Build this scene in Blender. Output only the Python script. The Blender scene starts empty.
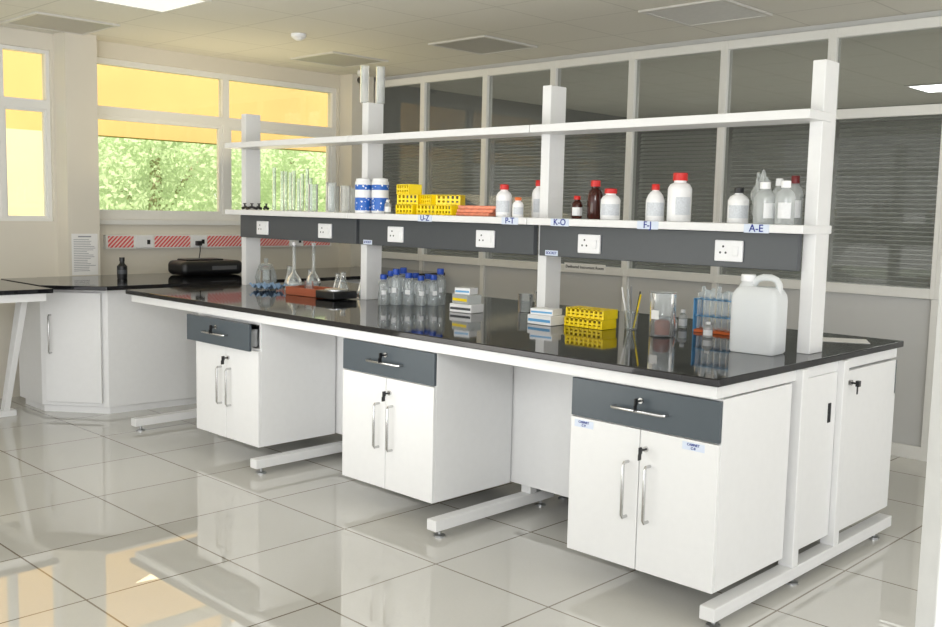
import bpy, bmesh, math, random
from mathutils import Matrix, Vector
random.seed(7)
sc=bpy.context.scene
sc.view_settings.view_transform='Standard'
COL=sc.collection

# ---------------------------------------------------------------- materials
def srgb(c):
    return tuple(((v/255)/12.92 if v/255<=.04045 else (((v/255)+.055)/1.055)**2.4) for v in c)+(1,)
def mat(name,col,rough=.5,metal=0,var=.03,scale=30,spec=.5,bump=0,sub=None):
    m=bpy.data.materials.new(name); m.use_nodes=True
    nt=m.node_tree; b=nt.nodes['Principled BSDF']
    c=srgb(col)
    n=nt.nodes.new('ShaderNodeTexNoise'); n.inputs['Scale'].default_value=scale; n.inputs['Detail'].default_value=3
    tc=nt.nodes.new('ShaderNodeTexCoord'); nt.links.new(tc.outputs['Object'],n.inputs['Vector'])
    r=nt.nodes.new('ShaderNodeValToRGB')
    r.color_ramp.elements[0].position=.3; r.color_ramp.elements[1].position=.7
    r.color_ramp.elements[0].color=tuple(v*(1-var) for v in c[:3])+(1,)
    r.color_ramp.elements[1].color=tuple(min(1,v*(1+var)) for v in c[:3])+(1,)
    nt.links.new(n.outputs['Fac'],r.inputs['Fac']); nt.links.new(r.outputs['Color'],b.inputs['Base Color'])
    b.inputs['Roughness'].default_value=rough; b.inputs['Metallic'].default_value=metal
    b.inputs['Specular IOR Level'].default_value=spec
    if bump:
        bp=nt.nodes.new('ShaderNodeBump'); bp.inputs['Strength'].default_value=bump; bp.inputs['Distance'].default_value=.01
        nt.links.new(n.outputs['Fac'],bp.inputs['Height']); nt.links.new(bp.outputs['Normal'],b.inputs['Normal'])
    return m
def glassmat(name,col,trans=.85,rough=.02,ior=1.45,diff=None,dfac=0,tl_f=.3):
    m=bpy.data.materials.new(name); m.use_nodes=True; nt=m.node_tree
    nt.nodes.remove(nt.nodes['Principled BSDF']); out=nt.nodes['Material Output']
    t=nt.nodes.new('ShaderNodeBsdfTransparent'); t.inputs[0].default_value=tuple(v*trans for v in srgb(col)[:3])+(1,)
    g=nt.nodes.new('ShaderNodeBsdfGlossy'); g.inputs['Roughness'].default_value=rough; g.inputs[0].default_value=(1,1,1,1)
    f=nt.nodes.new('ShaderNodeFresnel'); f.inputs[0].default_value=ior
    x=nt.nodes.new('ShaderNodeMixShader'); nt.links.new(f.outputs[0],x.inputs[0]); nt.links.new(t.outputs[0],x.inputs[1]); nt.links.new(g.outputs[0],x.inputs[2])
    last=x
    if dfac:
        d=nt.nodes.new('ShaderNodeBsdfDiffuse'); d.inputs[0].default_value=srgb(diff or col)
        tl=nt.nodes.new('ShaderNodeBsdfTranslucent'); tl.inputs[0].default_value=srgb(diff or col)
        ad=nt.nodes.new('ShaderNodeMixShader'); ad.inputs[0].default_value=tl_f
        nt.links.new(d.outputs[0],ad.inputs[1]); nt.links.new(tl.outputs[0],ad.inputs[2])
        y=nt.nodes.new('ShaderNodeMixShader'); y.inputs[0].default_value=dfac
        nt.links.new(x.outputs[0],y.inputs[1]); nt.links.new(ad.outputs[0],y.inputs[2]); last=y
    nt.links.new(last.outputs[0],out.inputs['Surface'])
    return m
def emis(name,col,s):
    m=bpy.data.materials.new(name); m.use_nodes=True; b=m.node_tree.nodes['Principled BSDF']
    b.inputs['Base Color'].default_value=srgb(col); b.inputs['Emission Color'].default_value=srgb(col); b.inputs['Emission Strength'].default_value=s
    return m
M={}
M['lam']=mat('white_laminate',(232,233,233),.35,var=.01)
M['powder']=mat('white_powder_coat',(230,231,231),.4,var=.01)
M['grey']=mat('slate_grey_laminate',(74,83,90),.35,var=.02)
M['race']=mat('grey_raceway',(72,76,80),.4,var=.02)
M['chrome']=mat('brushed_chrome',(200,200,200),.22,metal=1,var=.02)
M['black']=mat('black_plastic',(22,23,25),.35)
M['dark']=mat('dark_gap',(30,32,34),.7)
M['wall']=mat('cream_wall_paint',(220,215,202),.8,var=.01,scale=4)
M['wall2']=mat('partition_panel',(200,201,200),.5,var=.01,scale=4)
M['alu']=mat('white_aluminium_frame',(232,232,228),.4,var=.01)
M['pframe']=mat('ceiling_panel_frame',(208,206,200),.5,var=.01)
M['red']=mat('red_cap',(205,32,28),.35); M['blue']=mat('blue_cap',(20,70,170),.35)
M['white']=mat('white_plastic',(240,241,242),.4,var=.01); M['yellow']=mat('yellow_plastic',(250,220,15),.35)
M['brown']=mat('amber_glass',(60,22,14),.12); M['orange']=mat('orange_plastic',(225,110,50),.4)
M['pink']=mat('salmon_wrap',(225,140,110),.4,var=.15,scale=60)
M['tray']=mat('brown_tray',(165,88,60),.4); M['paper']=mat('paper',(238,238,236),.8,var=.01)
M['tag']=mat('pale_blue_tag',(212,222,238),.7,var=.01)
M['label']=mat('label_paper',(226,228,230),.6,var=.04,scale=200); M['ink']=mat('blue_ink',(30,50,140),.6); M['inkb']=mat('black_ink',(70,70,75),.6)
M['bluec']=mat('blue_cloth',(140,170,205),.8,var=.2,bump=.4); M['lblue']=mat('light_blue_plastic',(95,165,215),.35)
M['glass']=glassmat('clear_glass',(248,251,251),1,dfac=.12,diff=(240,246,246))
M['cglass']=glassmat('bottle_glass',(248,251,252),1,dfac=.17,diff=(242,248,250),tl_f=.1,ior=1.55)
M['frost']=glassmat('translucent_plastic',(238,242,242),.95,.15,dfac=.5,diff=(242,246,246),tl_f=.15)
M['clearpl']=glassmat('clear_plastic',(247,249,249),1,.06,dfac=.27,diff=(244,248,248),tl_f=.1,ior=1.55)
M['wpane']=glassmat('window_glass',(250,250,245),.98,ior=1.25)
M['ppane']=glassmat('partition_glass',(226,227,225),.95,.01,ior=1.22)
M['slat']=mat('blind_slat_grey',(200,201,198),.5)
M['ext']=mat('yellow_exterior_paint',(208,170,108),.8,var=.10,scale=.7)
M['ext2']=mat('cream_exterior_paint',(226,208,166),.8,var=.05,scale=1.2)
M['grass']=mat('grass',(130,160,90),.9,var=.2)
M['bark']=mat('bark',(178,168,145),.9,var=.2,bump=.5)
M['steel']=mat('stainless_steel',(180,182,184),.3,metal=1)
M['diff']=mat('diffuser_panel',(172,170,164),.5)
M['lit']=emis('lit_panel',(235,240,245),9)
M['lit2']=emis('dim_lit_panel',(245,245,240),.6)
M['troff']=mat('troffer_white',(218,217,214),.5)
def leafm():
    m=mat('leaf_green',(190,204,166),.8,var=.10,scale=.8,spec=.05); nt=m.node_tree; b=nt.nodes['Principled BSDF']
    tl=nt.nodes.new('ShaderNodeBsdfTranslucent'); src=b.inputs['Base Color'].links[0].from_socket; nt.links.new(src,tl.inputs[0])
    nt.links.new(src,b.inputs['Emission Color']); b.inputs['Emission Strength'].default_value=.7  # leaves glow by themselves: overexposed daylight put into the material, lifts dark gaps
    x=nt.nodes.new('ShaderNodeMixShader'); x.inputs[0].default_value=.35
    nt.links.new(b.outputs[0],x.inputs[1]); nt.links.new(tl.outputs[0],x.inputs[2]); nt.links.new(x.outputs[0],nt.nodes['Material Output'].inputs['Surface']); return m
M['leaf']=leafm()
def wrap():
    m=mat('printed_blue_wrap',(40,95,180),.4); nt=m.node_tree
    v=nt.nodes.new('ShaderNodeTexVoronoi'); v.inputs['Scale'].default_value=60
    tc=[n for n in nt.nodes if n.type=='TEX_COORD'][0]; nt.links.new(tc.outputs['Object'],v.inputs['Vector'])
    r=nt.nodes.new('ShaderNodeValToRGB'); r.color_ramp.interpolation='CONSTANT'
    r.color_ramp.elements[0].color=srgb((235,240,246)); r.color_ramp.elements[1].position=.3; r.color_ramp.elements[1].color=srgb((35,100,190))
    nt.links.new(v.outputs['Distance'],r.inputs['Fac']); nt.links.new(r.outputs['Color'],nt.nodes['Principled BSDF'].inputs['Base Color']); return m
M['wrap']=wrap()

def granite():
    m=bpy.data.materials.new('black_granite'); m.use_nodes=True; nt=m.node_tree; b=nt.nodes['Principled BSDF']
    tc=nt.nodes.new('ShaderNodeTexCoord'); n=nt.nodes.new('ShaderNodeTexNoise'); n.inputs['Scale'].default_value=260; n.inputs['Detail'].default_value=4
    r=nt.nodes.new('ShaderNodeValToRGB'); r.color_ramp.elements[0].position=.6; r.color_ramp.elements[0].color=srgb((20,20,23)); r.color_ramp.elements[1].position=.75; r.color_ramp.elements[1].color=srgb((60,62,68))
    nt.links.new(tc.outputs['Object'],n.inputs['Vector']); nt.links.new(n.outputs['Fac'],r.inputs['Fac']); nt.links.new(r.outputs['Color'],b.inputs['Base Color'])
    b.inputs['Roughness'].default_value=.05; b.inputs['Specular IOR Level'].default_value=.5
    return m
M['granite']=granite()
def tiles(name,base,grout,size,ox,oy,mort,rough,var=.04,spec=.5,ior=1.5):
    m=bpy.data.materials.new(name); m.use_nodes=True; nt=m.node_tree; b=nt.nodes['Principled BSDF']
    tc=nt.nodes.new('ShaderNodeTexCoord'); mp=nt.nodes.new('ShaderNodeMapping'); mp.inputs['Location'].default_value=(-ox+60*size,-oy+60*size,0)
    nt.links.new(tc.outputs['Object'],mp.inputs['Vector'])
    br=nt.nodes.new('ShaderNodeTexBrick'); br.offset=0; br.squash=1
    br.inputs['Scale'].default_value=1; br.inputs['Brick Width'].default_value=size; br.inputs['Row Height'].default_value=size
    br.inputs['Mortar Size'].default_value=mort; br.inputs['Mortar Smooth'].default_value=.1; br.inputs['Bias'].default_value=0
    c=srgb(base); br.inputs['Color1'].default_value=tuple(v*(1-var) for v in c[:3])+(1,); br.inputs['Color2'].default_value=tuple(min(1,v*(1+var)) for v in c[:3])+(1,)
    br.inputs['Mortar'].default_value=srgb(grout)
    nt.links.new(mp.outputs[0],br.inputs['Vector'])
    n=nt.nodes.new('ShaderNodeTexNoise'); n.inputs['Scale'].default_value=90; nt.links.new(tc.outputs['Object'],n.inputs['Vector'])
    mx=nt.nodes.new('ShaderNodeMix'); mx.data_type='RGBA'; mx.blend_type='MULTIPLY'; mx.inputs['Factor'].default_value=.06
    nt.links.new(br.outputs['Color'],mx.inputs['A']); nt.links.new(n.outputs['Fac'],mx.inputs['B'])
    nt.links.new(mx.outputs['Result'],b.inputs['Base Color'])
    b.inputs['Roughness'].default_value=rough; b.inputs['Specular IOR Level'].default_value=spec; b.inputs['IOR'].default_value=ior
    return m
M['floor']=tiles('polished_floor_tiles',(208,207,201),(130,120,106),.6,-3.4,2.12,.004,.012,.03,.5,1.85)
M['ceil']=tiles('ceiling_tiles',(222,219,209),(203,200,190),.6,-3.55,5.05,.006,.9,.005)
def hazard():
    m=bpy.data.materials.new('red_white_tape'); m.use_nodes=True; nt=m.node_tree; b=nt.nodes['Principled BSDF']
    tc=nt.nodes.new('ShaderNodeTexCoord'); mp=nt.nodes.new('ShaderNodeMapping'); mp.inputs['Rotation'].default_value=(math.radians(45),0,0)
    w=nt.nodes.new('ShaderNodeTexWave'); w.bands_direction='Y'; w.inputs['Scale'].default_value=13
    r=nt.nodes.new('ShaderNodeValToRGB'); r.color_ramp.interpolation='CONSTANT'
    r.color_ramp.elements[0].color=srgb((222,78,82)); r.color_ramp.elements[1].position=.55; r.color_ramp.elements[1].color=srgb((240,215,210))
    nt.links.new(tc.outputs['Object'],mp.inputs[0]); nt.links.new(mp.outputs[0],w.inputs['Vector']); nt.links.new(w.outputs['Fac'],r.inputs['Fac']); nt.links.new(r.outputs['Color'],b.inputs['Base Color'])
    return m
M['hazard']=hazard()

# ---------------------------------------------------------------- geometry helpers
def box(bm,x0,x1,y0,y1,z0,z1):
    v=[bm.verts.new(p) for p in ((x0,y0,z0),(x1,y0,z0),(x1,y1,z0),(x0,y1,z0),(x0,y0,z1),(x1,y0,z1),(x1,y1,z1),(x0,y1,z1))]
    for f in ((3,2,1,0),(4,5,6,7),(0,1,5,4),(1,2,6,5),(2,3,7,6),(3,0,4,7)): bm.faces.new([v[i] for i in f])
def lathe(bm,prof,c=(0,0,0),seg=24,capb=True,capt=True):
    rings=[]
    for r,z in prof:
        rings.append([bm.verts.new((c[0]+r*math.cos(2*math.pi*i/seg),c[1]+r*math.sin(2*math.pi*i/seg),c[2]+z)) for i in range(seg)])
    for a,b in zip(rings,rings[1:]):
        for i in range(seg):
            j=(i+1)%seg; bm.faces.new((a[i],a[j],b[j],b[i]))
    if capb: bm.faces.new(rings[0][::-1])
    if capt: bm.faces.new(rings[-1])
def arc(bm,r,z0,z1,a0,a1,n=12):
    A=[(r*math.cos(a0+(a1-a0)*i/n),r*math.sin(a0+(a1-a0)*i/n)) for i in range(n+1)]
    lo=[bm.verts.new((x,y,z0)) for x,y in A]; hi=[bm.verts.new((x,y,z1)) for x,y in A]
    for i in range(n): bm.faces.new((lo[i],lo[i+1],hi[i+1],hi[i]))
def tube(bm,pts,r,seg=10,close=False):
    pts=[Vector(p) for p in pts]; rings=[]
    n=len(pts); prev=None
    for i,p in enumerate(pts):
        d=(pts[min(i+1,n-1)]-pts[max(i-1,0)]).normalized()
        up=Vector((0,0,1)) if abs(d.z)<.9 else Vector((1,0,0))
        if prev is not None: up=prev
        a=d.cross(up); 
        if a.length<1e-4: a=d.cross(Vector((0,1,0)))
        a.normalize(); b=a.cross(d).normalized(); prev=b
        rings.append([bm.verts.new(p+a*r*math.cos(2*math.pi*k/seg)+b*r*math.sin(2*math.pi*k/seg)) for k in range(seg)])
    for a,b in zip(rings,rings[1:]):
        for i in range(seg):
            j=(i+1)%seg; bm.faces.new((a[i],a[j],b[j],b[i]))
    bm.faces.new(rings[0][::-1]); bm.faces.new(rings[-1])
def poly(bm,pts,z0,z1):
    a=[bm.verts.new((x,y,z0)) for x,y in pts]; b=[bm.verts.new((x,y,z1)) for x,y in pts]
    bm.faces.new(a[::-1]); bm.faces.new(b); n=len(pts)
    for i in range(n): bm.faces.new((a[i],a[(i+1)%n],b[(i+1)%n],b[i]))
def mk(name,fn,m,parent=None,loc=(0,0,0),rot=0,label=None,smooth=False,bev=0,seg=2):
    bm=bmesh.new(); fn(bm)
    bmesh.ops.recalc_face_normals(bm,faces=bm.faces[:])
    me=bpy.data.meshes.new(name); bm.to_mesh(me); bm.free()
    me.materials.append(M[m] if isinstance(m,str) else m)
    if smooth:
        for p in me.polygons: p.use_smooth=True
        try: me.set_sharp_from_angle(angle=math.radians(40))
        except Exception: pass
    o=bpy.data.objects.new(name,me); COL.objects.link(o)
    o.location=loc; o.rotation_euler=(0,0,rot)
    if parent: o.parent=parent
    if label: o['label']=label
    if bev:
        b=o.modifiers.new('bevel','BEVEL'); b.width=bev; b.segments=seg; b.limit_method='ANGLE'
    return o
def B(name,d,m,parent=None,**k):
    return mk(name,lambda bm:[box(bm,*q) for q in (d if isinstance(d[0],(tuple,list)) else [d])],m,parent,**k)
def thing(name,label,cat,loc=(0,0,0),rot=0,group=None):
    o=bpy.data.objects.new(name,None); COL.objects.link(o); o.location=loc; o.rotation_euler=(0,0,rot); o.empty_display_size=.05
    o['label']=label; o['category']=cat
    if group: o['group']=group
    return o
def tag(o,label,cat,group=None,kind=None):
    o['label']=label; o['category']=cat
    if group: o['group']=group
    if kind: o['kind']=kind
    return o
def struct(o,label=None,cat='room'):
    o['kind']='structure'; o['label']=label or 'plain painted room surface of the laboratory'; o['category']=cat; return o
def dup(root,loc,rot=None,label=None):
    def rec(o,par):
        c=o.copy(); COL.objects.link(c)
        if par: c.parent=par
        for ch in o.children: rec(ch,c)
        return c
    c=rec(root,None); c.location=loc
    if rot is not None: c.rotation_euler=(0,0,rot)
    if label: c['label']=label
    return c
def text(s,size,parent,loc,rot,m='ink',name='lettering',ext=.0006):
    cu=bpy.data.curves.new(name,'FONT'); cu.body=s; cu.size=size; cu.align_x='CENTER'; cu.align_y='CENTER'; cu.extrude=ext; cu.offset=size*.012
    o=bpy.data.objects.new(name,cu); COL.objects.link(o)
    dg=bpy.context.evaluated_depsgraph_get(); dg.update()
    me=bpy.data.meshes.new_from_object(o.evaluated_get(dg)); bpy.data.objects.remove(o)
    o=bpy.data.objects.new(name,me); COL.objects.link(o); me.materials.clear(); me.materials.append(M[m])
    o.parent=parent; o.location=loc; o.rotation_euler=rot
    return o
FY=(math.radians(90),0,0); FX=(math.radians(90),0,math.radians(90))

# ---------------------------------------------------------------- camera
cam=bpy.data.cameras.new('camera'); co=bpy.data.objects.new('camera',cam); COL.objects.link(co)
cam.sensor_width=36; cam.lens=37.41; cam.clip_start=.02; cam.clip_end=200
Rr=Vector((.7169,.6967,.0222)); U=Vector((-.0886,.0595,.9943)); Bk=Vector((.6915,-.7149,.1044))
co.matrix_world=Matrix(((Rr.x,U.x,Bk.x,0),(Rr.y,U.y,Bk.y,0),(Rr.z,U.z,Bk.z,1.45),(0,0,0,1)))
sc.camera=co

# ---------------------------------------------------------------- room shell
XW=-7.4; YP=6.12; HC=2.68
struct(B('floor',(-7.55,3,-2.5,11,-.08,0),'floor'),'large polished off-white ceramic floor tiles','floor')
struct(B('ceiling',(-7.55,3,-2.5,11,HC,HC+.08),'ceil'),'suspended off-white ceiling tiles in a square grid','ceiling')
W1=(1.9,3.12,1.30,2.56); W2=(3.42,5.80,1.32,2.56)
struct(B('wall_west',[(XW-.16,XW,-2.5,6.12,0,1.30),(XW-.16,XW,-2.5,6.12,2.56,HC),(XW-.16,XW,-2.5,1.9,1.30,2.56),(XW-.16,XW,3.12,3.42,1.30,2.56),(XW-.16,XW,5.8,6.12,1.30,2.56),(XW-.16,XW,3.42,5.8,1.30,1.32)],'wall'),'cream painted wall with two windows','wall')
struct(B('trim_1',(XW,-7.2,3.14,3.38,0,HC),'wall'),'cream square pier between the two windows','pier')
struct(B('trim_2',(XW,-7.22,5.82,6.08,0,HC),'wall'),'cream corner pier beside the glazed partition','pier')
def window(nm,y0,y1,z0,z1,mull,ztr,label,f=.045,s=.03,mw=.03):
    x0=XW-.1; x1=XW-.03
    fr=[(x0,x1,y0,y0+f,z0,z1),(x0,x1,y1-f,y1,z0,z1),(x0,x1,y0+f,y1-f,z0,z0+f),(x0,x1,y0+f,y1-f,z1-f,z1),(x0,x1,y0+f,y1-f,ztr-.035,ztr+.035)]
    for ym in mull: fr+= [(x0,x1,ym-mw,ym+mw,z0+f,ztr-.035),(x0,x1,ym-mw,ym+mw,ztr+.035,z1-f)]
    ys=[y0+f]+sum([[a-mw,a+mw] for a in mull],[])+[y1-f]
    for a,b in zip(ys[::2],ys[1::2]):
        zz0=z0+f; zz1=ztr-.035
        fr+=[(x0+.015,x1-.015,a,a+s,zz0,zz1),(x0+.015,x1-.015,b-s,b,zz0,zz1),(x0+.015,x1-.015,a+s,b-s,zz0,zz0+s),(x0+.015,x1-.015,a+s,b-s,zz1-s,zz1)]
    o=struct(B(nm,fr,'alu'),label,'window')
    B('glass_pane',(XW-.067,XW-.063,y0+f,y1-f,z0+f,z1-f),'wpane',o)
    return o
window('window_1',*W1,[2.77],2.16,'white framed window with a fixed light above the sliding pane',f=.025,s=.015,mw=.02)
window('window_2',*W2,[4.62],2.16,'wide white framed sliding window with fixed lights above')
struct(B('trim_3',(XW,XW+.03,3.40,5.82,1.28,1.32),'alu',bev=.003),'white window sill','sill')
bounds=[-7.22,-6.56,-5.79,-5.05,-4.30,-3.54,-2.78,-2.06,-1.3,-.55]
struct(B('wall_north',[(XW,-.55,YP+.01,YP+.06,0,.985),(XW,-.55,YP+.01,YP+.06,2.64,HC),(XW,-7.22,YP+.01,YP+.06,.985,2.64),(-.55,3,YP,YP+.08,0,HC)],'wall2'),'light grey lower panel of the glazed partition','wall')
struct(B('baseboard_north',(XW,3,YP-.012,YP+.005,0,.08),'alu'),'white skirting of the partition','skirting')
for i,(a,b) in enumerate(zip(bounds,bounds[1:])):
    g=.028; zt=2.105
    fr=[(a,a+g,YP-.03,YP+.04,.985,2.64),(b-g,b,YP-.03,YP+.04,.985,2.64),(a+g,b-g,YP-.03,YP+.04,.985,1.045),(a+g,b-g,YP-.03,YP+.04,2.58,2.64),(a+g,b-g,YP-.03,YP+.04,zt-.03,zt+.03)]
    o=struct(B('window_%d'%(i+3),fr,'alu',bev=.003),'glazed partition bay with white aluminium frame','window')
    B('glass_pane',[(a+g,b-g,YP-.002,YP+.002,1.045,zt-.03),(a+g,b-g,YP-.002,YP+.002,zt+.03,2.58)],'ppane',o)
    struct(B('trim_%d'%(i+4),(a-.02,a+.02,YP-.015,YP+.01,.08,.985),'alu'),'white vertical strip on the partition panel','trim')
    def slats(bm,a=a,b=b):
        z=1.06
        while z<2.06:
            c=math.cos(math.radians(50))*.0138; s=math.sin(math.radians(50))*.0138
            v=[bm.verts.new(p) for p in ((a+.035,YP+.075-c,z-s),(b-.035,YP+.075-c,z-s),(b-.035,YP+.075+c,z+s),(a+.035,YP+.075+c,z+s))]
            bm.faces.new(v); z+=.028
        box(bm,a+.035,b-.035,YP+.06,YP+.09,2.065,2.095)
    bl=mk('venetian_blind',slats,'slat'); tag(bl,'grey horizontal slat blind behind the partition glass','blind','blinds of the glazed partition')
struct(B('wall_far',(-7.55,3,10.9,11,0,HC),mat('far_wall',(146,147,144),.8)),'grey wall of the room beyond the partition','wall')
struct(B('wall_side',(-7.55,-7.45,6.2,10.9,0,HC),mat('far_wall2',(146,147,144),.8)),'grey side wall of the room beyond','wall')
struct(B('door_1',(0,.16,0,.05,0,HC),mat('jamb_paint',(205,206,206),.5),loc=(-.349,1.109,0),rot=math.radians(44),bev=.003),'white door jamb','door')
def ceilpanel(nm,x0,y0,m,label,cat,s=.58):
    t=thing(nm,label,cat,(x0+s/2,y0+s/2,HC-.012))
    h=s/2
    B('panel_frame',[(-h,h,-h,-h+.025,0,.012),(-h,h,h-.025,h,0,.012),(-h,-h+.025,-h+.025,h-.025,0,.012),(h-.025,h,-h+.025,h-.025,0,.012)],'pframe',t)
    B('panel_face',(-h+.025,h-.025,-h+.025,h-.025,.004,.012),m,t)
    return t
ceilpanel('ceiling_light',-3.54,5.06,'troff','square white recessed ceiling light, switched off','ceiling light')
ceilpanel('air_diffuser',-5.44,5.10,'diff','square grey ceiling air diffuser','air vent')
ceilpanel('ceiling_light',-5.94,2.66,'lit2','square bright recessed ceiling light','ceiling light')
ceilpanel('air_diffuser',-7.2,2.7,'diff','square grey ceiling air diffuser near the windows','air vent')
ceilpanel('air_diffuser',-6.9,4.9,'diff','square grey ceiling air diffuser above the window corner','air vent')
ceilpanel('ceiling_light',-3.54,9.3,'lit','lit square ceiling light in the room beyond the partition','ceiling light')
sd=mk('smoke_detector',lambda bm:lathe(bm,[(.055,0),(.055,-.02),(.035,-.035),(.02,-.045)]),'white',loc=(-5.91,4.27,HC),smooth=True); tag(sd,'round white smoke detector on the ceiling','smoke detector')
cc=thing('security_camera','small black dome security camera on the ceiling corner','camera',(-7.0,5.75,HC))
mk('mount',lambda bm:lathe(bm,[(.04,0),(.04,-.03),(.02,-.05),(.02,-.07)]),'white',cc,smooth=True)
mk('camera_body',lambda bm:tube(bm,[(-.02,0,-.08),(.12,-.06,-.1)],.03,16),'black',cc,smooth=True)

# ---------------------------------------------------------------- outside
g=struct(B('trim_30',(-40,-7.6,-20,40,-.3,-.1),'grass'),'grass ground outside the windows','ground')
ex=thing('building_overhang','yellow painted concrete overhang and pillar outside the windows','building',(-9.6,6,-.1))
B('overhang_beam',[(-.2,0,-10,12,2.22,3.5),(-1.8,-.2,-10,12,3.3,3.5)],'ext',ex)
B('overhang_pillar',(-.2,.0,-3.6,-1.62,0,2.22),'ext2',ex)
def leaves(n,rx,rz,cz,ls):
    cp=lambda s: max(-1.2*s,min(1.2*s,random.gauss(0,s)))
    def f(bm):
        cl=[(cp(rx*.6),cp(rx*.6),cz+cp(rz*.6),random.uniform(.3,.7)) for _ in range(46)]
        for _ in range(n):
            c=random.choice(cl); d=Vector((random.gauss(0,1),random.gauss(0,1),random.gauss(0,1))).normalized()*c[3]*random.uniform(.6,1)
            p=Vector(c[:3])+d
            a=Vector((random.gauss(0,1),random.gauss(0,1),random.gauss(0,1))).normalized(); b=a.cross(d.normalized()+a*.1)
            if b.length<.1: continue
            b.normalize(); s=ls*random.uniform(.6,1.3)
            vs=[bm.verts.new(p+a*s),bm.verts.new(p+b*s*.5),bm.verts.new(p-a*s),bm.verts.new(p-b*s*.5)]
            bm.faces.new(vs)
    return f
tr=thing('broadleaf_tree','tall bright green leafy tree outside the window','tree',(-15,8.0,-.1),group='trees outside the windows')
mk('trunk',lambda bm:[lathe(bm,[(.18,0),(.14,.8),(.10,2),(.05,3.0)],seg=12),tube(bm,[(0,0,1.2),(.4,.5,2.2),(.6,1.0,3)],.05),tube(bm,[(0,0,1.0),(-.3,-.6,2.0),(-.4,-1.1,2.8)],.05)],'bark',tr,smooth=True)
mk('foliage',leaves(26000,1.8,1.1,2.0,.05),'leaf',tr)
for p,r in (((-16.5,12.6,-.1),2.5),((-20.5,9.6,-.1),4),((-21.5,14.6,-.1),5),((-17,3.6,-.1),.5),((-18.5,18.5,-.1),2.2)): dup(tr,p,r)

# ---------------------------------------------------------------- island bench
YF=2.94; YB=4.59; XL=-5.92; XR=-1.67
wt=B('worktop',(XL,XR,YF,YB,.872,.90),'granite',bev=.004); tag(wt,'long polished black granite worktop of the island bench','worktop')
fr=thing('workbench_stand','white steel bench stand with C shaped feet','bench stand',(0,0,0))
B('rail',[(XL+.03,XR-.02,2.965,3.0,.825,.872),(XL+.03,XR-.02,4.53,4.565,.825,.872),(XL+.03,XL+.065,3.0,4.53,.825,.872),(XR-.055,XR-.02,3.0,4.53,.825,.872)],'powder',fr,bev=.002)
for i,x in enumerate((-5.80,-4.44,-3.04,-1.69)):
    yfr=2.92 if i<3 else 2.97
    for s,(ya,yb,yl) in enumerate(((yfr,3.74,3.555),(3.80,4.60,3.93))):
        xx=x
        B('leg',(xx-.03,xx+.03,yl,yl+.05,.085,.872),'powder',fr,bev=.003)
        if i==3 and s==1: continue
        yy=4.56 if i==3 else yb
        B('foot',(xx-.03,xx+.03,ya,yy,.035,.085),'powder',fr,bev=.003)
        for yy2 in ([ya+.05,3.62,4.43] if i==3 else [ya+.05,yb-.07]):
            mk('levelling_foot',lambda bm:lathe(bm,[(.026,0),(.026,.008),(.008,.012),(.008,.036)],seg=16),'steel',fr,loc=(xx,yy2,0),smooth=True)
B('modesty_panel',(XL+.08,XR-.09,3.53,3.545,.13,.86),'lam',fr)
B('modesty_panel',(XL+.08,XR-.09,4.0,4.015,.13,.86),'lam',fr)
B('service_panel',[(XR-.03,XR-.015,3.61,3.925,.13,.825)],'lam',fr,bev=.002)
B('recessed_pull',(XR-.016,XR-.012,3.85,3.875,.62,.70),'dark',fr)

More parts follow.
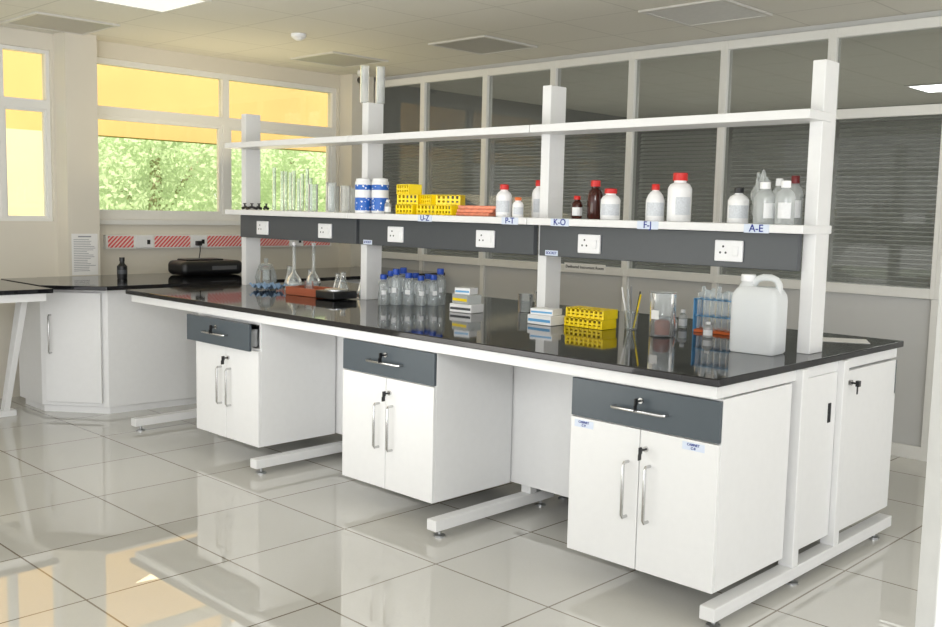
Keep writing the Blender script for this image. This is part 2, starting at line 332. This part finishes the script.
def handle(bm,L,vertical):
    h=L/2; o=-.032
    if vertical: pts=[(0,0,-h),(0,o*.8,-h),(0,o,-h+.01),(0,o,h-.01),(0,o*.8,h),(0,0,h)]
    else: pts=[(-h,0,0),(-h,o*.8,0),(-h+.01,o,0),(h-.01,o,0),(h,o*.8,0),(h,0,0)]
    tube(bm,pts,.0062,8)
def lock(parent,loc,key=True):
    l=mk('lock',lambda bm:tube(bm,[(0,0,0),(0,-.008,0)],.011,14),'chrome',parent,loc=loc,smooth=True)
    if key: mk('key',lambda bm:[box(bm,-.0012,.0012,-.03,-.008,-.004,.004),box(bm,-.003,.003,-.045,-.028,-.012,.012),box(bm,-.001,.001,-.05,-.03,-.035,-.012)],'black',parent,loc=loc)
def cabinet(x0,label,opened=0,w=.65,z0=.128,z1=.82,labels=False):
    t=thing('base_cabinet',label,'cabinet',(x0+w/2,2.99,z0),group='cabinets hung under the island bench')
    h=w/2; H=z1-z0; zs=.664-z0; th=.018
    body=[(-h,-h+.018,th,.53,0,H),(h-.018,h,th,.53,0,H),(-h+.018,h-.018,th,.53,0,.018),(-h+.018,h-.018,.515,.53,.018,H),(-h+.018,h-.018,th,.515,zs-.009,zs+.009),(-h+.018,h-.018,th,.1,H-.018,H)]
    B('body',body,'lam',t,bev=.0015)
    dr=B('drawer',(-h+.001,h-.001,0,th-.001,zs+.002,H-.006),'grey',t,loc=(0,-opened,0),bev=.002,label='slate grey drawer front')
    if opened: B('drawer_box',[(-h+.03,-h+.042,th,.45,zs+.02,H-.04),(h-.042,h-.03,th,.45,zs+.02,H-.04),(-h+.042,h-.042,th,.45,zs+.02,zs+.03)],'steel',dr)
    mk('handle',lambda bm:handle(bm,.23,False),'chrome',dr,loc=(0,0,.606),smooth=True)
    lock(dr,(0.0,0,.642))
    for s in (-1,1):
        d=B('door',(( -h+.001 if s<0 else .002),(-.002 if s<0 else h-.001),0,th-.001,0,zs-.003),'lam',t,bev=.0015)
        mk('handle',lambda bm:handle(bm,.21,True),'chrome',d,loc=(s*.048,0,.30),smooth=True)
        if s>0: lock(d,(.028,0,.465))
        if labels:
            lx=-h+.065 if s<0 else h-.10
            zc=zs-.026
            st=B('sticker',(lx-.045,lx+.045,-.0012,0,zc-.014,zc+.014),'tag',d)
            text('CABINET\n%s'%('C-9' if s<0 else 'C-8'),.0125,st,(lx,-.002,zc),FY)
    return t
cabinet(-2.335,'white two door base cabinet with slate grey drawer and chrome handles',labels=True)
cabinet(-3.762,'white two door base cabinet with closed slate grey drawer')
cabinet(-5.145,'white two door base cabinet with its slate grey drawer slightly open',opened=.06)
bc=thing('base_cabinet','white base cabinet facing the rear aisle with keyed end panel','cabinet',(-2.0,4.0,.128),group='cabinets hung under the island bench')
B('body',(-.31,.322,.02,.53,0,.69),'lam',bc,bev=.0015)
B('door',[(-.31,-.001,.53,.548,0,.53),(.001,.32,.53,.548,0,.53)],'lam',bc,bev=.001)
B('drawer',(-.31,.32,.53,.548,.535,.685),'grey',bc,bev=.001)
mk('lock',lambda bm:tube(bm,[(0,0,0),(.012,0,0)],.012,14),'chrome',bc,loc=(.322,.03,.64),smooth=True)
mk('key',lambda bm:[box(bm,.01,.035,-.002,.002,-.004,.004),box(bm,.03,.045,-.010,.010,-.012,.012),box(bm,.034,.037,-.005,.005,-.045,-.012)],'black',bc,loc=(.322,.03,.64))

# shelf rack
rk=thing('reagent_rack','white two tier reagent shelf rack with grey socket raceways','shelf rack',(0,0,.9))
ups=[(-1.805,-1.75),(-3.205,-3.15),(-4.605,-4.55),(-5.905,-5.85)]
for a,b in ups: B('upright',(a,b,3.79,3.91,0,1.175),'powder',rk,bev=.003)
segs=[(-3.172,-1.745),(-4.575,-3.176),(-5.91,-4.579)]
SY0,SY1=3.66,3.92
labs={0:[('K-O',-2.964),('F-J',-2.466),('A-E',-1.943)],1:[('U-Z',-3.904),('P-T',-3.284)],2:[]}
for i,(a,b) in enumerate(segs):
    s=B('shelf',(a,b,SY0,SY1,.488,.522),'powder',rk,bev=.003)
    for tx,x in labs[i]:
        l=B('shelf_label',(x-.055,x+.055,SY0-.002,SY0,.486,.5215),'tag',s)
        text(tx,.042,l,(x,SY0-.003,.504),FY)
    B('shelf',(a,b,SY0,3.86,.935,.972),'powder',rk,bev=.003)
rac=[(-3.165,-1.805),(-4.575,-3.205),(-5.86,-4.605)]
socks=[(-2.11,-2.85),(-3.53,-4.24),(-4.90,-5.58)]
def sock(parent,x,y,z,rot=0):
    s=B('power_socket',(-.066,.066,-.012,0,-.045,.045),'white',parent,loc=(x,y,z),rot=rot,bev=.004)
    B('rocker_switch',(.022,.048,-.018,-.012,-.02,.02),'white',s,bev=.002)
    mk('socket_hole',lambda bm:[tube(bm,[(px,-.0125,pz),(px,-.0115,pz)],.005,10) for px,pz in ((-.025,.018),(-.038,-.008),(-.012,-.008))],'inkb',s)
for i,(a,b) in enumerate(rac):
    r=B('socket_raceway',(a,b,3.752,3.786,.335,.486),'race',rk,bev=.003)
    for x in socks[i]: sock(r,x,3.752,.405)
    if i<2:
        l=B('raceway_label',(a+.04,a+.12,3.7505,3.752,.338,.364),'tag',r); text('SOCKET',.018,l,(a+.08,3.7498,.351),FY)

# ---------------------------------------------------------------- counters by the windows
cw=mk('wall_worktop',lambda bm:poly(bm,[(-7.18,2.64),(-6.5,2.64),(-6.2,2.95),(-6.2,6.07),(-7.2,6.07),(-7.2,2.9),(-7.18,2.9)],.872,.90),'granite',bev=.004); tag(cw,'black granite worktop along the window wall','worktop')
cb=thing('corner_cabinet','white cabinet with angled door under the window worktop','cabinet',(0,0,0))
mk('body',lambda bm:poly(bm,[(-7.15,2.74),(-6.76,2.74),(-6.38,3.04),(-6.33,3.60),(-6.33,6.0),(-7.15,6.0)],.05,.86),'lam',cb,bev=.002)
mk('plinth',lambda bm:poly(bm,[(-7.1,2.76),(-6.775,2.76),(-6.40,3.055),(-6.35,3.61),(-6.35,5.9),(-7.1,5.9)],0,.05),'lam',cb)
ang=math.atan2(.30,.38)
d=B('door',(-.20,.20,-.018,0,.08,.84),'lam',cb,loc=(-6.563,2.885,0),rot=ang,bev=.002)
mk('handle',lambda bm:handle(bm,.26,True),'chrome',d,loc=(-.155,-.018,.55),smooth=True)
sidet=thing('side_table','dark topped table with white angled legs beside the windows','table',(0,0,0))
B('table_top',(-7.18,-6.2,1.3,2.60,.872,.90),'granite',sidet,bev=.003)
B('rail',[(-7.1,-6.24,2.53,2.57,.82,.872),(-6.28,-6.24,1.35,2.53,.82,.872)],'powder',sidet)
def slleg(bm):
    T=(-6.57,2.55); Q=(-6.78,2.5)
    v=[]
    for (cx,cy),z,hw in ((Q,.04,.03),(T,.82,.05)):
        v.append([bm.verts.new((cx+sx*hw,cy+sy*.02,z)) for sx,sy in ((-1,-1),(1,-1),(1,1),(-1,1))])
    a,b=v; bm.faces.new(a[::-1]); bm.faces.new(b)
    for i in range(4): bm.faces.new((a[i],a[(i+1)%4],b[(i+1)%4],b[i]))
mk('leg',slleg,'powder',sidet,bev=.003)
B('foot',(-6.82,-6.74,1.9,2.56,0,.04),'powder',sidet,bev=.003)
B('leg',(-6.81,-6.75,1.9,1.96,.04,.87),'powder',sidet,bev=.003)

wr=thing('wall_raceway','white wall raceway with red and white striped tape and sockets','raceway',(XW,3.6,1.09))
B('raceway_body',(0,.04,-.1,2.1,0,.11),'alu',wr)
for a,b in ((-.08,.13),(.31,.63),(.79,1.12),(1.28,1.62),(1.78,2.08)): B('striped_tape',(.04,.042,a,b,.01,.1),'hazard',wr)
for y in (.22,.71,1.2,1.7):
    s=B('power_socket',(.04,.052,y-.07,y+.07,.008,.104),'white',wr,bev=.003)
    B('rocker_switch',(.052,.056,y+.02,y+.045,.035,.07),'black',s)
for y,dy in ((4.29,-.1),):
    cbk=thing('power_cable','black plug and cable hanging from the wall raceway','cable',(XW+.053,y,1.13))
    B('plug',(.003,.045,-.025,.02,-.02,.02),'black',cbk,bev=.006)
    mk('cord',lambda b:tube(b,[(.04,0,-.01),(.06,dy*.1,-.06),(.07,dy*.3,-.14),(.09,dy*.6,-.20),(.15,dy,-.222),(.22,dy*1.2,-.222)],.004,8),'black',cbk,smooth=True)
nt_=thing('notice_sheet','printed white notice sheet taped to the pier','paper',(-7.199,3.26,.905))
B('sheet',(0,.001,-.10,.10,0,.31),'paper',nt_)
def lines(bm):
    z=.03
    while z<.27:
        L=random.uniform(.05,.085); box(bm,.001,.0014,-.085,-.085+2*L,z,z+.004); z+=.013
    box(bm,.001,.0014,-.05,.05,.283,.293)
mk('printed_lines',lines,mat('grey_print',(150,152,158),.7),nt_)
bt=thing('black_bottle','small black bottle with grey label on the window worktop','bottle',(-6.81,3.36,.9))
mk('body',lambda bm:lathe(bm,[(.034,0),(.036,.01),(.036,.09),(.018,.11),(.016,.125)]),'black',bt,smooth=True)
mk('cap',lambda bm:lathe(bm,[(.019,.125),(.019,.155)]),'black',bt,smooth=True)
mk('bottle_label',lambda bm:lathe(bm,[(.0365,.035),(.0365,.065)],capb=False,capt=False),'race',bt)
iv=thing('bench_instrument','black low rounded bench instrument beside the window wall','instrument',(-6.9,4.1,.9))
B('body',(-.13,.13,-.27,.27,.004,.115),'black',iv,bev=.04,seg=5)
B('lid',(-.09,.07,-.2,.12,.113,.128),'black',iv,bev=.007)
B('keypad',(.1295,.1315,-.02,.2,.045,.075),mat('grey_keypad',(90,92,95),.4),iv)

# ---------------------------------------------------------------- small items
VA=math.radians(-45)
def bottle(nm,label,loc,r,h,bm_,cm,group=None,lab='label',cat='bottle',capr=.5,sh=.66,lz=(.14,.5),lw=1.1):
    t=thing(nm,label,cat,loc,0,group)
    hc=h*.16; hb=h-hc
    mk('body',lambda b:lathe(b,[(r*.94,0),(r,.004),(r,h*sh*.95),(r*.96,h*sh),(r*.8,h*sh+(hb-h*sh)*.45),(r*.5,hb*.95),(r*capr*.85,hb*.97),(r*capr*.85,hb+hc*.5)]),bm_,t,smooth=True)
    mk('cap',lambda b:lathe(b,[(r*capr,hb),(r*capr*1.03,hb+.002),(r*capr,h-.002),(r*capr*.9,h)],seg=20),cm,t,smooth=True)
    a0=VA+random.uniform(-.4,.4)
    if lab: mk('bottle_label',lambda b:arc(b,r*1.012,h*lz[0],h*lz[1],a0-lw,a0+lw),lab,t,smooth=True)
    return t
SZ=1.4225
G='reagent bottles on the lower shelf'
M['lgrey']=mat('printed_label',(205,210,216),.6,var=.12,scale=160)
bottle('reagent_bottle','white plastic bottle with red cap',(-3.40,3.74,SZ),.041,.165,'white','red',G,capr=.55,lab='lgrey')
bottle('reagent_bottle','small white bottle with orange red cap',(-3.295,3.73,SZ),.028,.10,'white','orange',G,capr=.6,lab='lgrey')
bottle('reagent_bottle','white bottle with red cap partly behind the rack upright',(-3.27,3.86,SZ),.035,.19,'white','red',G,lab='lgrey')
bottle('reagent_bottle','small amber bottle with red cap',(-2.95,3.77,SZ),.027,.11,'brown','red',G,capr=.6)
bottle('reagent_bottle','dark amber glass bottle with red cap',(-2.865,3.80,SZ),.037,.185,'brown','red',G,lab=None,capr=.62)
bottle('reagent_bottle','short white bottle with wide red cap',(-2.745,3.76,SZ),.046,.145,'white','red',G,capr=.62,lab='lgrey')
bottle('reagent_bottle','white bottle with narrow red cap',(-2.505,3.77,SZ),.042,.165,'white','red',G,capr=.42,sh=.58,lab='lgrey')
bottle('reagent_bottle','large white bottle with red cap',(-2.385,3.78,SZ),.053,.215,'white','red',G,capr=.6,sh=.7,lab='lgrey',lw=.7)
bottle('reagent_bottle','white bottle with black cap',(-2.09,3.77,SZ),.044,.15,'white','black',G,capr=.45,lab='lgrey')
bottle('reagent_bottle','clear plastic bottle with white cap',(-1.945,3.72,SZ),.042,.17,'clearpl','white',G,lw=.7)
bottle('reagent_bottle','clear plastic bottle with white cap beside the upright',(-1.85,3.71,SZ),.038,.175,'clearpl','white',G,lw=.7)
bottle('reagent_bottle','clear bottle with dark red cap',(-1.875,3.84,SZ),.034,.20,'clearpl',mat('maroon_cap',(110,30,35),.4),G,lw=.7)
bottle('reagent_bottle','clear bottle with pale cap behind the others',(-1.955,3.86,SZ),.03,.19,'clearpl','white',G,lw=.7)
def crumple(bm):
    bmesh.ops.create_icosphere(bm,subdivisions=4,radius=1)
    for v in bm.verts:
        k=1+.22*math.sin(v.co.x*9+v.co.z*5)+.15*math.sin(v.co.y*13-v.co.z*8)
        v.co=Vector((v.co.x*.035*k,v.co.y*.035*k,(v.co.z+1)*.105*(1+.1*math.sin(v.co.x*11))))
pb=mk('plastic_bag',crumple,'clearpl',loc=(-2.035,3.86,SZ)); tag(pb,'crumpled clear plastic bag between bottles','bag')
for k,(x,y) in enumerate(((-4.50,3.72),(-4.385,3.75))):
    t=thing('wipes_canister','white canister with blue printed wrap','canister',(x,y,SZ),k,group='blue and white canisters')
    mk('body',lambda b:lathe(b,[(.048,0),(.05,.003),(.05,.18),(.046,.185)]),'white',t,smooth=True)
    mk('printed_wrap',lambda b:[lathe(b,[(.0505,.015),(.0505,.09)],capb=False,capt=False),lathe(b,[(.0505,.135),(.0505,.165)],capb=False,capt=False)],'wrap',t,smooth=True)
    mk('lid',lambda b:lathe(b,[(.046,.185),(.044,.20),(.02,.205)]),'white',t,smooth=True)
def tuberack(nm,label,loc,L,W,H,m,rot=0,tiers=2,tubes=None,cols=8,rows=3,tm='glass',base=None,group=None,cat='tube rack',solid=False,e=.22,bars=False,inner=None):
    t=thing(nm,label,cat,loc,rot,group)
    bx=[(-L/2,-L/2+.004,-W/2,W/2,0,H),(L/2-.004,L/2,-W/2,W/2,0,H)]
    dx=(L-.01)/cols; dy=W/rows
    if bars:
        for s in (-1,1):
            for i in range(cols+1):
                x=-L/2+.005+i*dx; bx.append((max(-L/2,x-dx*.22),min(L/2,x+dx*.22),s*W/2-.0015,s*W/2+.0015,.001,H-.006))
            bx.append((-L/2+.004,L/2-.004,s*W/2-.001,s*W/2+.001,H*.42,H*.6))
    zs=[H*(k+1)/tiers-.005 for k in range(tiers)]
    def f(bm):
        for q in bx: box(bm,*q)
        for z in zs:
            for i in range(cols+1):
                x=-L/2+.005+i*dx; box(bm,x-dx*e*.5 if i else x,x+dx*e*.5 if i<cols else x,-W/2,W/2,z,z+.005)
            for j in range(rows+1):
                y=-W/2+j*dy; box(bm,-L/2+.005,L/2-.005,max(-W/2,y-dy*e*.5),min(W/2,y+dy*e*.5),z+.0003,z+.0047)
    mk('rack_frame',f,m,t)
    B('rack_base',(-L/2+.005,L/2-.005,-W/2+.002,W/2-.002,0,.012),base or m,t)
    if tubes:
        for i in range(cols):
            for j in range(rows):
                if random.random()<tubes: 
                    hh=H*random.uniform(1.15,1.35)
                    mk('test_tube',lambda b:lathe(b,[(dx*.15,.0),(dx*.32,.006),(dx*.32,hh-.013),(dx*.36,hh-.012)],c=(-L/2+.005+(i+.5)*dx,-W/2+(j+.5)*dy,.0125),seg=10,capt=False),tm,t,smooth=True)
    return t
GY='yellow racks on the lower shelf'
SX=.07
yr=tuberack('tube_rack','yellow plastic tube rack',(-4.20+SX,3.75,SZ),.14,.08,.055,'yellow',cols=5,rows=3,group=GY,bars=True,e=.4)
dup(yr,(-4.19+SX,3.755,SZ+.056),.25); dup(yr,(-4.205+SX,3.75,SZ+.112),-.2)
dup(yr,(-4.045+SX,3.77,SZ),.1); dup(yr,(-3.89+SX,3.76,SZ),-.1); dup(yr,(-3.885+SX,3.765,SZ+.056),.45); dup(yr,(-4.04+SX,3.775,SZ+.056),-.3)
bottle('dropper_bottle','small clear bottle with white cap on the shelf',(-4.28,3.72,SZ),.02,.08,'clearpl','white')
for k in range(3):
    p=mk('glove_packet',lambda b:box(b,-.12,.12,-.06,.06,0,.018),'pink',loc=(-3.60+.012*k,3.77,SZ+.0185*k),rot=.1*k,bev=.006); tag(p,'flat salmon coloured packet stacked on the shelf','packet','salmon packets')
def cyl(nm,label,loc,r,h,cat,group=None,foot=False,lip=True,m='glass'):
    t=thing(nm,label,cat,loc,0,group)
    pr=[(r*.96,.0),(r,.004),(r,h-.004),(r*1.07,h)]
    mk('glass_wall',lambda b:lathe(b,pr,capt=False,capb=True,c=(0,0,.006 if foot else 0)),m,t,smooth=True)
    if foot: mk('foot',lambda b:lathe(b,[(r*1.9,0),(r*1.9,.004),(r*1.1,.006)],seg=24),m,t,smooth=True)
    return t
for x,y,r,h in ((-4.99,3.72,.03,.17),(-4.91,3.82,.035,.16),(-4.82,3.73,.032,.18),(-4.74,3.84,.035,.15),(-4.67,3.72,.03,.16)):
    cyl('glass_beaker','clear glass tall beaker on the lower shelf',(x,y,SZ),r,h,'beaker','glass beakers on the shelf',m='cglass')
for i in range(9):
    cyl('measuring_cylinder','slender clear glass measuring cylinder on the shelf',(-5.44+.045*i,3.74+.06*(i%2),SZ),.011,random.uniform(.2,.28),'measuring cylinder','slender cylinders on the shelf',foot=True,m='cglass')
for x,y in ((-4.603,3.805),(-4.553,3.885)):
    cyl('glass_cylinder','clear cylinder standing on top of the rack upright',(x,y,2.0755),.027,.215,'glass cylinder','cylinders on top of the upright',m='clearpl')
for i in range(4):
    t=thing('black_clamp','small black clamp lying on the shelf','clamp',(-5.77+.085*i,3.73,SZ),i,group='black clamps')
    mk('clamp_body',lambda b:tube(b,[(-.03,0,.01),(0,.01,.02),(.03,0,.01)],.009),'black',t,smooth=True)
    mk('clamp_screw',lambda b:lathe(b,[(.006,.02),(.006,.04),(.012,.04),(.012,.045)],seg=10),'black',t)

WZ=.9015
for k in range(10):
    s_=.036*k; dd=(0,.082)[k%2]+random.uniform(-.006,.006)
    bottle('media_bottle','clear glass media bottle with blue screw cap',(-4.275+s_*.717-dd*.69,3.69+s_*.697+dd*.71,WZ),random.uniform(.030,.033),random.uniform(.17,.215),'cglass','blue','blue capped bottles on the worktop',lab='label',capr=.62,sh=.7,lz=(.34,.48),lw=.45)
M['jug']=glassmat('milky_plastic',(240,244,246),.97,.25,dfac=.78,diff=(242,245,246),tl_f=.15,ior=1.3)
j=thing('jerrycan','white translucent plastic jerrycan with carrying handle','jerrycan',(-1.915,3.665,WZ),math.radians(4))
def jc(b):
    lv=[(0,.94),(.008,1),(.215,1),(.238,.96),(.258,.84),(.268,.7)]
    n=40; rings=[]
    for z,s in lv:
        ring=[]
        for i in range(n):
            a=2*math.pi*i/n; c,s_=math.cos(a),math.sin(a); e=.24
            ring.append(b.verts.new((.098*s*abs(c)**e*(1 if c>0 else -1),.068*s*abs(s_)**e*(1 if s_>0 else -1),z)))
        rings.append(ring)
    for p,q in zip(rings,rings[1:]):
        for i in range(n): b.faces.new((p[i],p[(i+1)%n],q[(i+1)%n],q[i]))
    b.faces.new(rings[0][::-1]); b.faces.new(rings[-1])
mk('body',jc,'jug',j,smooth=True)
mk('carrying_handle',lambda b:tube(b,[(-.028,0,.275),(-.012,0,.298),(.012,0,.307),(.045,0,.307),(.068,0,.298),(.08,0,.278),(.08,0,.24)],.014,12),'jug',j,smooth=True)
mk('spout',lambda b:lathe(b,[(.04,.25),(.034,.272),(.027,.282),(.027,.295)],c=(-.052,0,0)),'jug',j,smooth=True)
mk('cap',lambda b:lathe(b,[(.03,.288),(.031,.291),(.03,.313),(.027,.316)],c=(-.052,0,0)),'white',j,smooth=True)
bk=cyl('glass_beaker','large clear glass jar with brown residue',(-2.46,3.80,WZ),.06,.2,'beaker',m='cglass')
mk('residue',lambda b:lathe(b,[(.05,.008),(.052,.03),(.03,.07),(.01,.075)],seg=16),mat('brown_residue',(120,60,40),.6,var=.3),bk,smooth=True)
B('beaker_label',(-.02,.02,-.0625,-.0615,.08,.12),'paper',bk)
tuberack('tube_rack','blue and orange test tube rack holding glass tubes',(-2.33,4.12,WZ),.27,.10,.16,'lblue',tubes=.95,cols=8,rows=3,base='orange',e=.35,tm='cglass')
for x,y,h in ((-2.55,4.03,.075),(-2.57,4.15,.09),(-2.50,4.22,.1),(-2.62,4.0,.06),(-2.30,3.93,.07)): bottle('dropper_bottle','small clear bottle with white cap',(x,y,WZ),.022,h,'clearpl','white','small bottles by the tube rack')
for k,(x,z) in enumerate(((-2.87,0),(-2.87,.046))):
    yr2=tuberack('tip_box','yellow pipette tip rack on the worktop',(x,3.80+.01*k,WZ+z),.23,.11,.045,'yellow',cols=8,rows=4,group='yellow tip racks on the worktop',bars=True,e=.5)
pc=thing('pipette_holder','glass cup holding pipettes and a black brush','holder',(-2.70,3.90,WZ))
mk('cup',lambda b:lathe(b,[(.03,0),(.035,.09)],capt=False),'glass',pc,smooth=True)
for k in range(5):
    a=k*1.3; mk('pipette',lambda b:tube(b,[(.015*math.cos(a),.015*math.sin(a),.006),(.05*math.cos(a),.05*math.sin(a),.17+.01*k)],.004,8),['yellow','black','glass','white','steel'][k],pc,smooth=True)
def carton(loc,dims,m,label,rot=0,group=None,band='blue'):
    t=thing('carton',label,'box',loc,rot,group); a,b_,c=dims
    B('box_body',(-a/2,a/2,-b_/2,b_/2,0,c),m,t,bev=.002)
    B('printed_band',(-a/2+.005,a/2-.005,-b_/2-.0008,-b_/2,c*.3,c*.6),band,t)
    return t
carton((-3.08,3.72,WZ),(.15,.11,.045),'white','low white and blue carton on the worktop',band='lblue')
carton((-3.09,3.73,WZ+.046),(.13,.09,.03),'white','small white and blue carton stacked on another',.15,band='lblue')
carton((-3.71,3.80,WZ),(.15,.11,.045),'white','white carton with grey print',.1,band='race')
carton((-3.71,3.80,WZ+.046),(.13,.10,.05),'frost','clear lidded box stacked on a carton',-.1,band='yellow')
carton((-3.715,3.80,WZ+.097),(.10,.08,.035),'white','small white carton on top of the stack',.2,band='lblue')
cyl('glass_beaker','clear glass beaker on the worktop',(-3.53,4.08,WZ),.04,.1,'beaker',m='cglass')
cyl('glass_beaker','clear glass beaker on the worktop',(-3.44,4.10,WZ),.03,.12,'beaker',m='cglass')
def flask(loc,r,h):
    t=thing('volumetric_flask','clear glass volumetric flask with long neck','flask',loc,0,'volumetric flasks')
    pr=[(r*.5,0),(r*.85,r*.2),(r,r*.7),(r*.92,r*1.2),(r*.6,r*1.75),(r*.25,r*2.2),(.011,r*2.6),(.011,h-.01),(.014,h)]
    mk('flask_body',lambda b:lathe(b,pr,capt=False),'cglass',t,smooth=True)
    mk('stopper',lambda b:lathe(b,[(.009,h-.01),(.013,h),(.015,h+.015),(.012,h+.02)],seg=14),'white',t,smooth=True)
    mk('liquid',lambda b:lathe(b,[(r*.45,.003),(r*.8,r*.2),(r*.94,r*.7),(r*.9,r*1.0)],seg=24),'clearpl',t,smooth=True)
flask((-5.30,3.80,WZ),.055,.30); flask((-5.37,4.01,WZ),.05,.29)
def conical(loc,r,h):
    t=thing('conical_flask','clear glass conical flask on the worktop','flask',loc,0,'conical flasks')
    mk('flask_body',lambda b:lathe(b,[(r*.95,0),(r,.006),(r*.9,h*.15),(r*.38,h*.72),(r*.36,h*.97),(r*.44,h)],capt=False),'cglass',t,smooth=True)
    mk('liquid',lambda b:lathe(b,[(r*.9,.004),(r*.93,.02),(r*.78,h*.25)]),'clearpl',t,smooth=True)
conical((-5.60,3.98,WZ),.045,.14); conical((-5.50,4.08,WZ),.04,.12); conical((-4.80,3.97,WZ),.04,.13); conical((-4.95,3.93,WZ),.045,.14); conical((-5.08,3.99,WZ),.04,.12)
ty=thing('instrument_tray','brown plastic tray holding small tools','tray',(-4.97,3.70,WZ),.05)
B('tray_body',[(-.15,.15,-.09,.09,0,.008),(-.15,.15,-.09,-.082,.008,.05),(-.15,.15,.082,.09,.008,.05),(-.15,-.142,-.082,.082,.008,.05),(.142,.15,-.082,.082,.008,.05)],'tray',ty,bev=.002)
cyl('glass_beaker','small clear beaker standing in the brown tray',(-5.0,3.70,WZ+.009),.03,.08,'beaker',m='cglass')
hp=thing('hotplate','low black hotplate on the worktop','hotplate',(-4.70,3.68,WZ))
B('hotplate_body',(-.09,.09,-.09,.09,.004,.05),'black',hp,bev=.006); mk('hotplate_disc',lambda b:lathe(b,[(.07,.05),(.07,.058)]),'steel',hp,smooth=True)
gj=thing('glass_jar','round clear glass jar with knobbed lid','jar',(-5.74,3.88,WZ))
mk('jar_body',lambda b:lathe(b,[(.05,0),(.07,.02),(.075,.06),(.06,.11),(.05,.13)],capt=False),'cglass',gj,smooth=True)
mk('lid',lambda b:lathe(b,[(.055,.13),(.04,.15),(.01,.158),(.012,.17),(.016,.18),(.008,.19)]),'cglass',gj,smooth=True)
cyl('glass_beaker','clear beaker near the end of the bench',(-5.62,3.80,WZ),.04,.12,'beaker',m='cglass')
def cloth(b):
    n=14; g=[[b.verts.new(((i/n-.5)*.2,(j_/n-.5)*.16,.024+.012*math.sin(i*1.3+j_*.7)+.01*math.sin(j_*1.9))) for j_ in range(n+1)] for i in range(n+1)]
    for i in range(n):
        for j_ in range(n): b.faces.new((g[i][j_],g[i+1][j_],g[i+1][j_+1],g[i][j_+1]))
cl=mk('blue_cloth',cloth,'bluec',loc=(-5.46,3.70,WZ),smooth=True); tag(cl,'crumpled light blue cloth on the worktop','cloth')
pp=B('paper_sheet',(-.11,.11,-.08,.08,0,.001),'paper',loc=(-1.86,4.36,WZ-.001),rot=.5); tag(pp,'white paper sheet lying on the worktop','paper')
sg=thing('room_sign','small white sign reading Dedicated Instrument Room','sign',(-4.67,YP-.031,1.0))
B('sign_plate',(-.2,.2,-.002,0,0,.06),'paper',sg); text('Dedicated Instrument Room',.032,sg,(0,-.003,.03),FY,'inkb')

# ---------------------------------------------------------------- light
w=bpy.data.worlds.new('world'); sc.world=w; w.use_nodes=True; nt=w.node_tree; bg=nt.nodes['Background']
bg.inputs[0].default_value=(.99,.99,1,1); bg.inputs[1].default_value=1.7
def area(nm,loc,tgt,size,pw,col=(1,1,1)):
    l=bpy.data.lights.new(nm,'AREA'); l.shape='RECTANGLE'; l.size=size[0]; l.size_y=size[1]; l.energy=pw; l.color=col
    o=bpy.data.objects.new(nm,l); COL.objects.link(o); o.location=loc
    o.rotation_euler=(Vector(tgt)-Vector(loc)).to_track_quat('-Z','Y').to_euler(); return o
s=bpy.data.lights.new('sun','SUN'); s.energy=6.5; s.angle=.02; s.color=(1,.96,.9)
so=bpy.data.objects.new('sun',s); COL.objects.link(so); so.rotation_euler=Vector((-.7,.25,-.75)).to_track_quat('-Z','Y').to_euler()
area('bounce_flash',(.8,-.6,2.5),(-2.8,3.8,.9),(1.6,1.0),90,(.99,.99,1))
area('ceiling_bounce',(-3.8,1.2,1.0),(-4.2,2.6,2.68),(2.4,1.6),34,(1,.98,.95))  # added fill lamp aimed upward to brighten the ceiling, not a fixture
area('window_glow',(-6.9,4.4,1.5),(-6.3,4.3,2.68),(1.6,.5),11,(1,.84,.52))  # added amber lamp inside the room, warms the ceiling near the windows
area('far_room_light',(-4,8.8,2.6),(-4,8.6,0),(5,2.5),130,(1,1,.99))  # added unseen fill lamp, brightens the blinds and the space behind the partition
print('done')
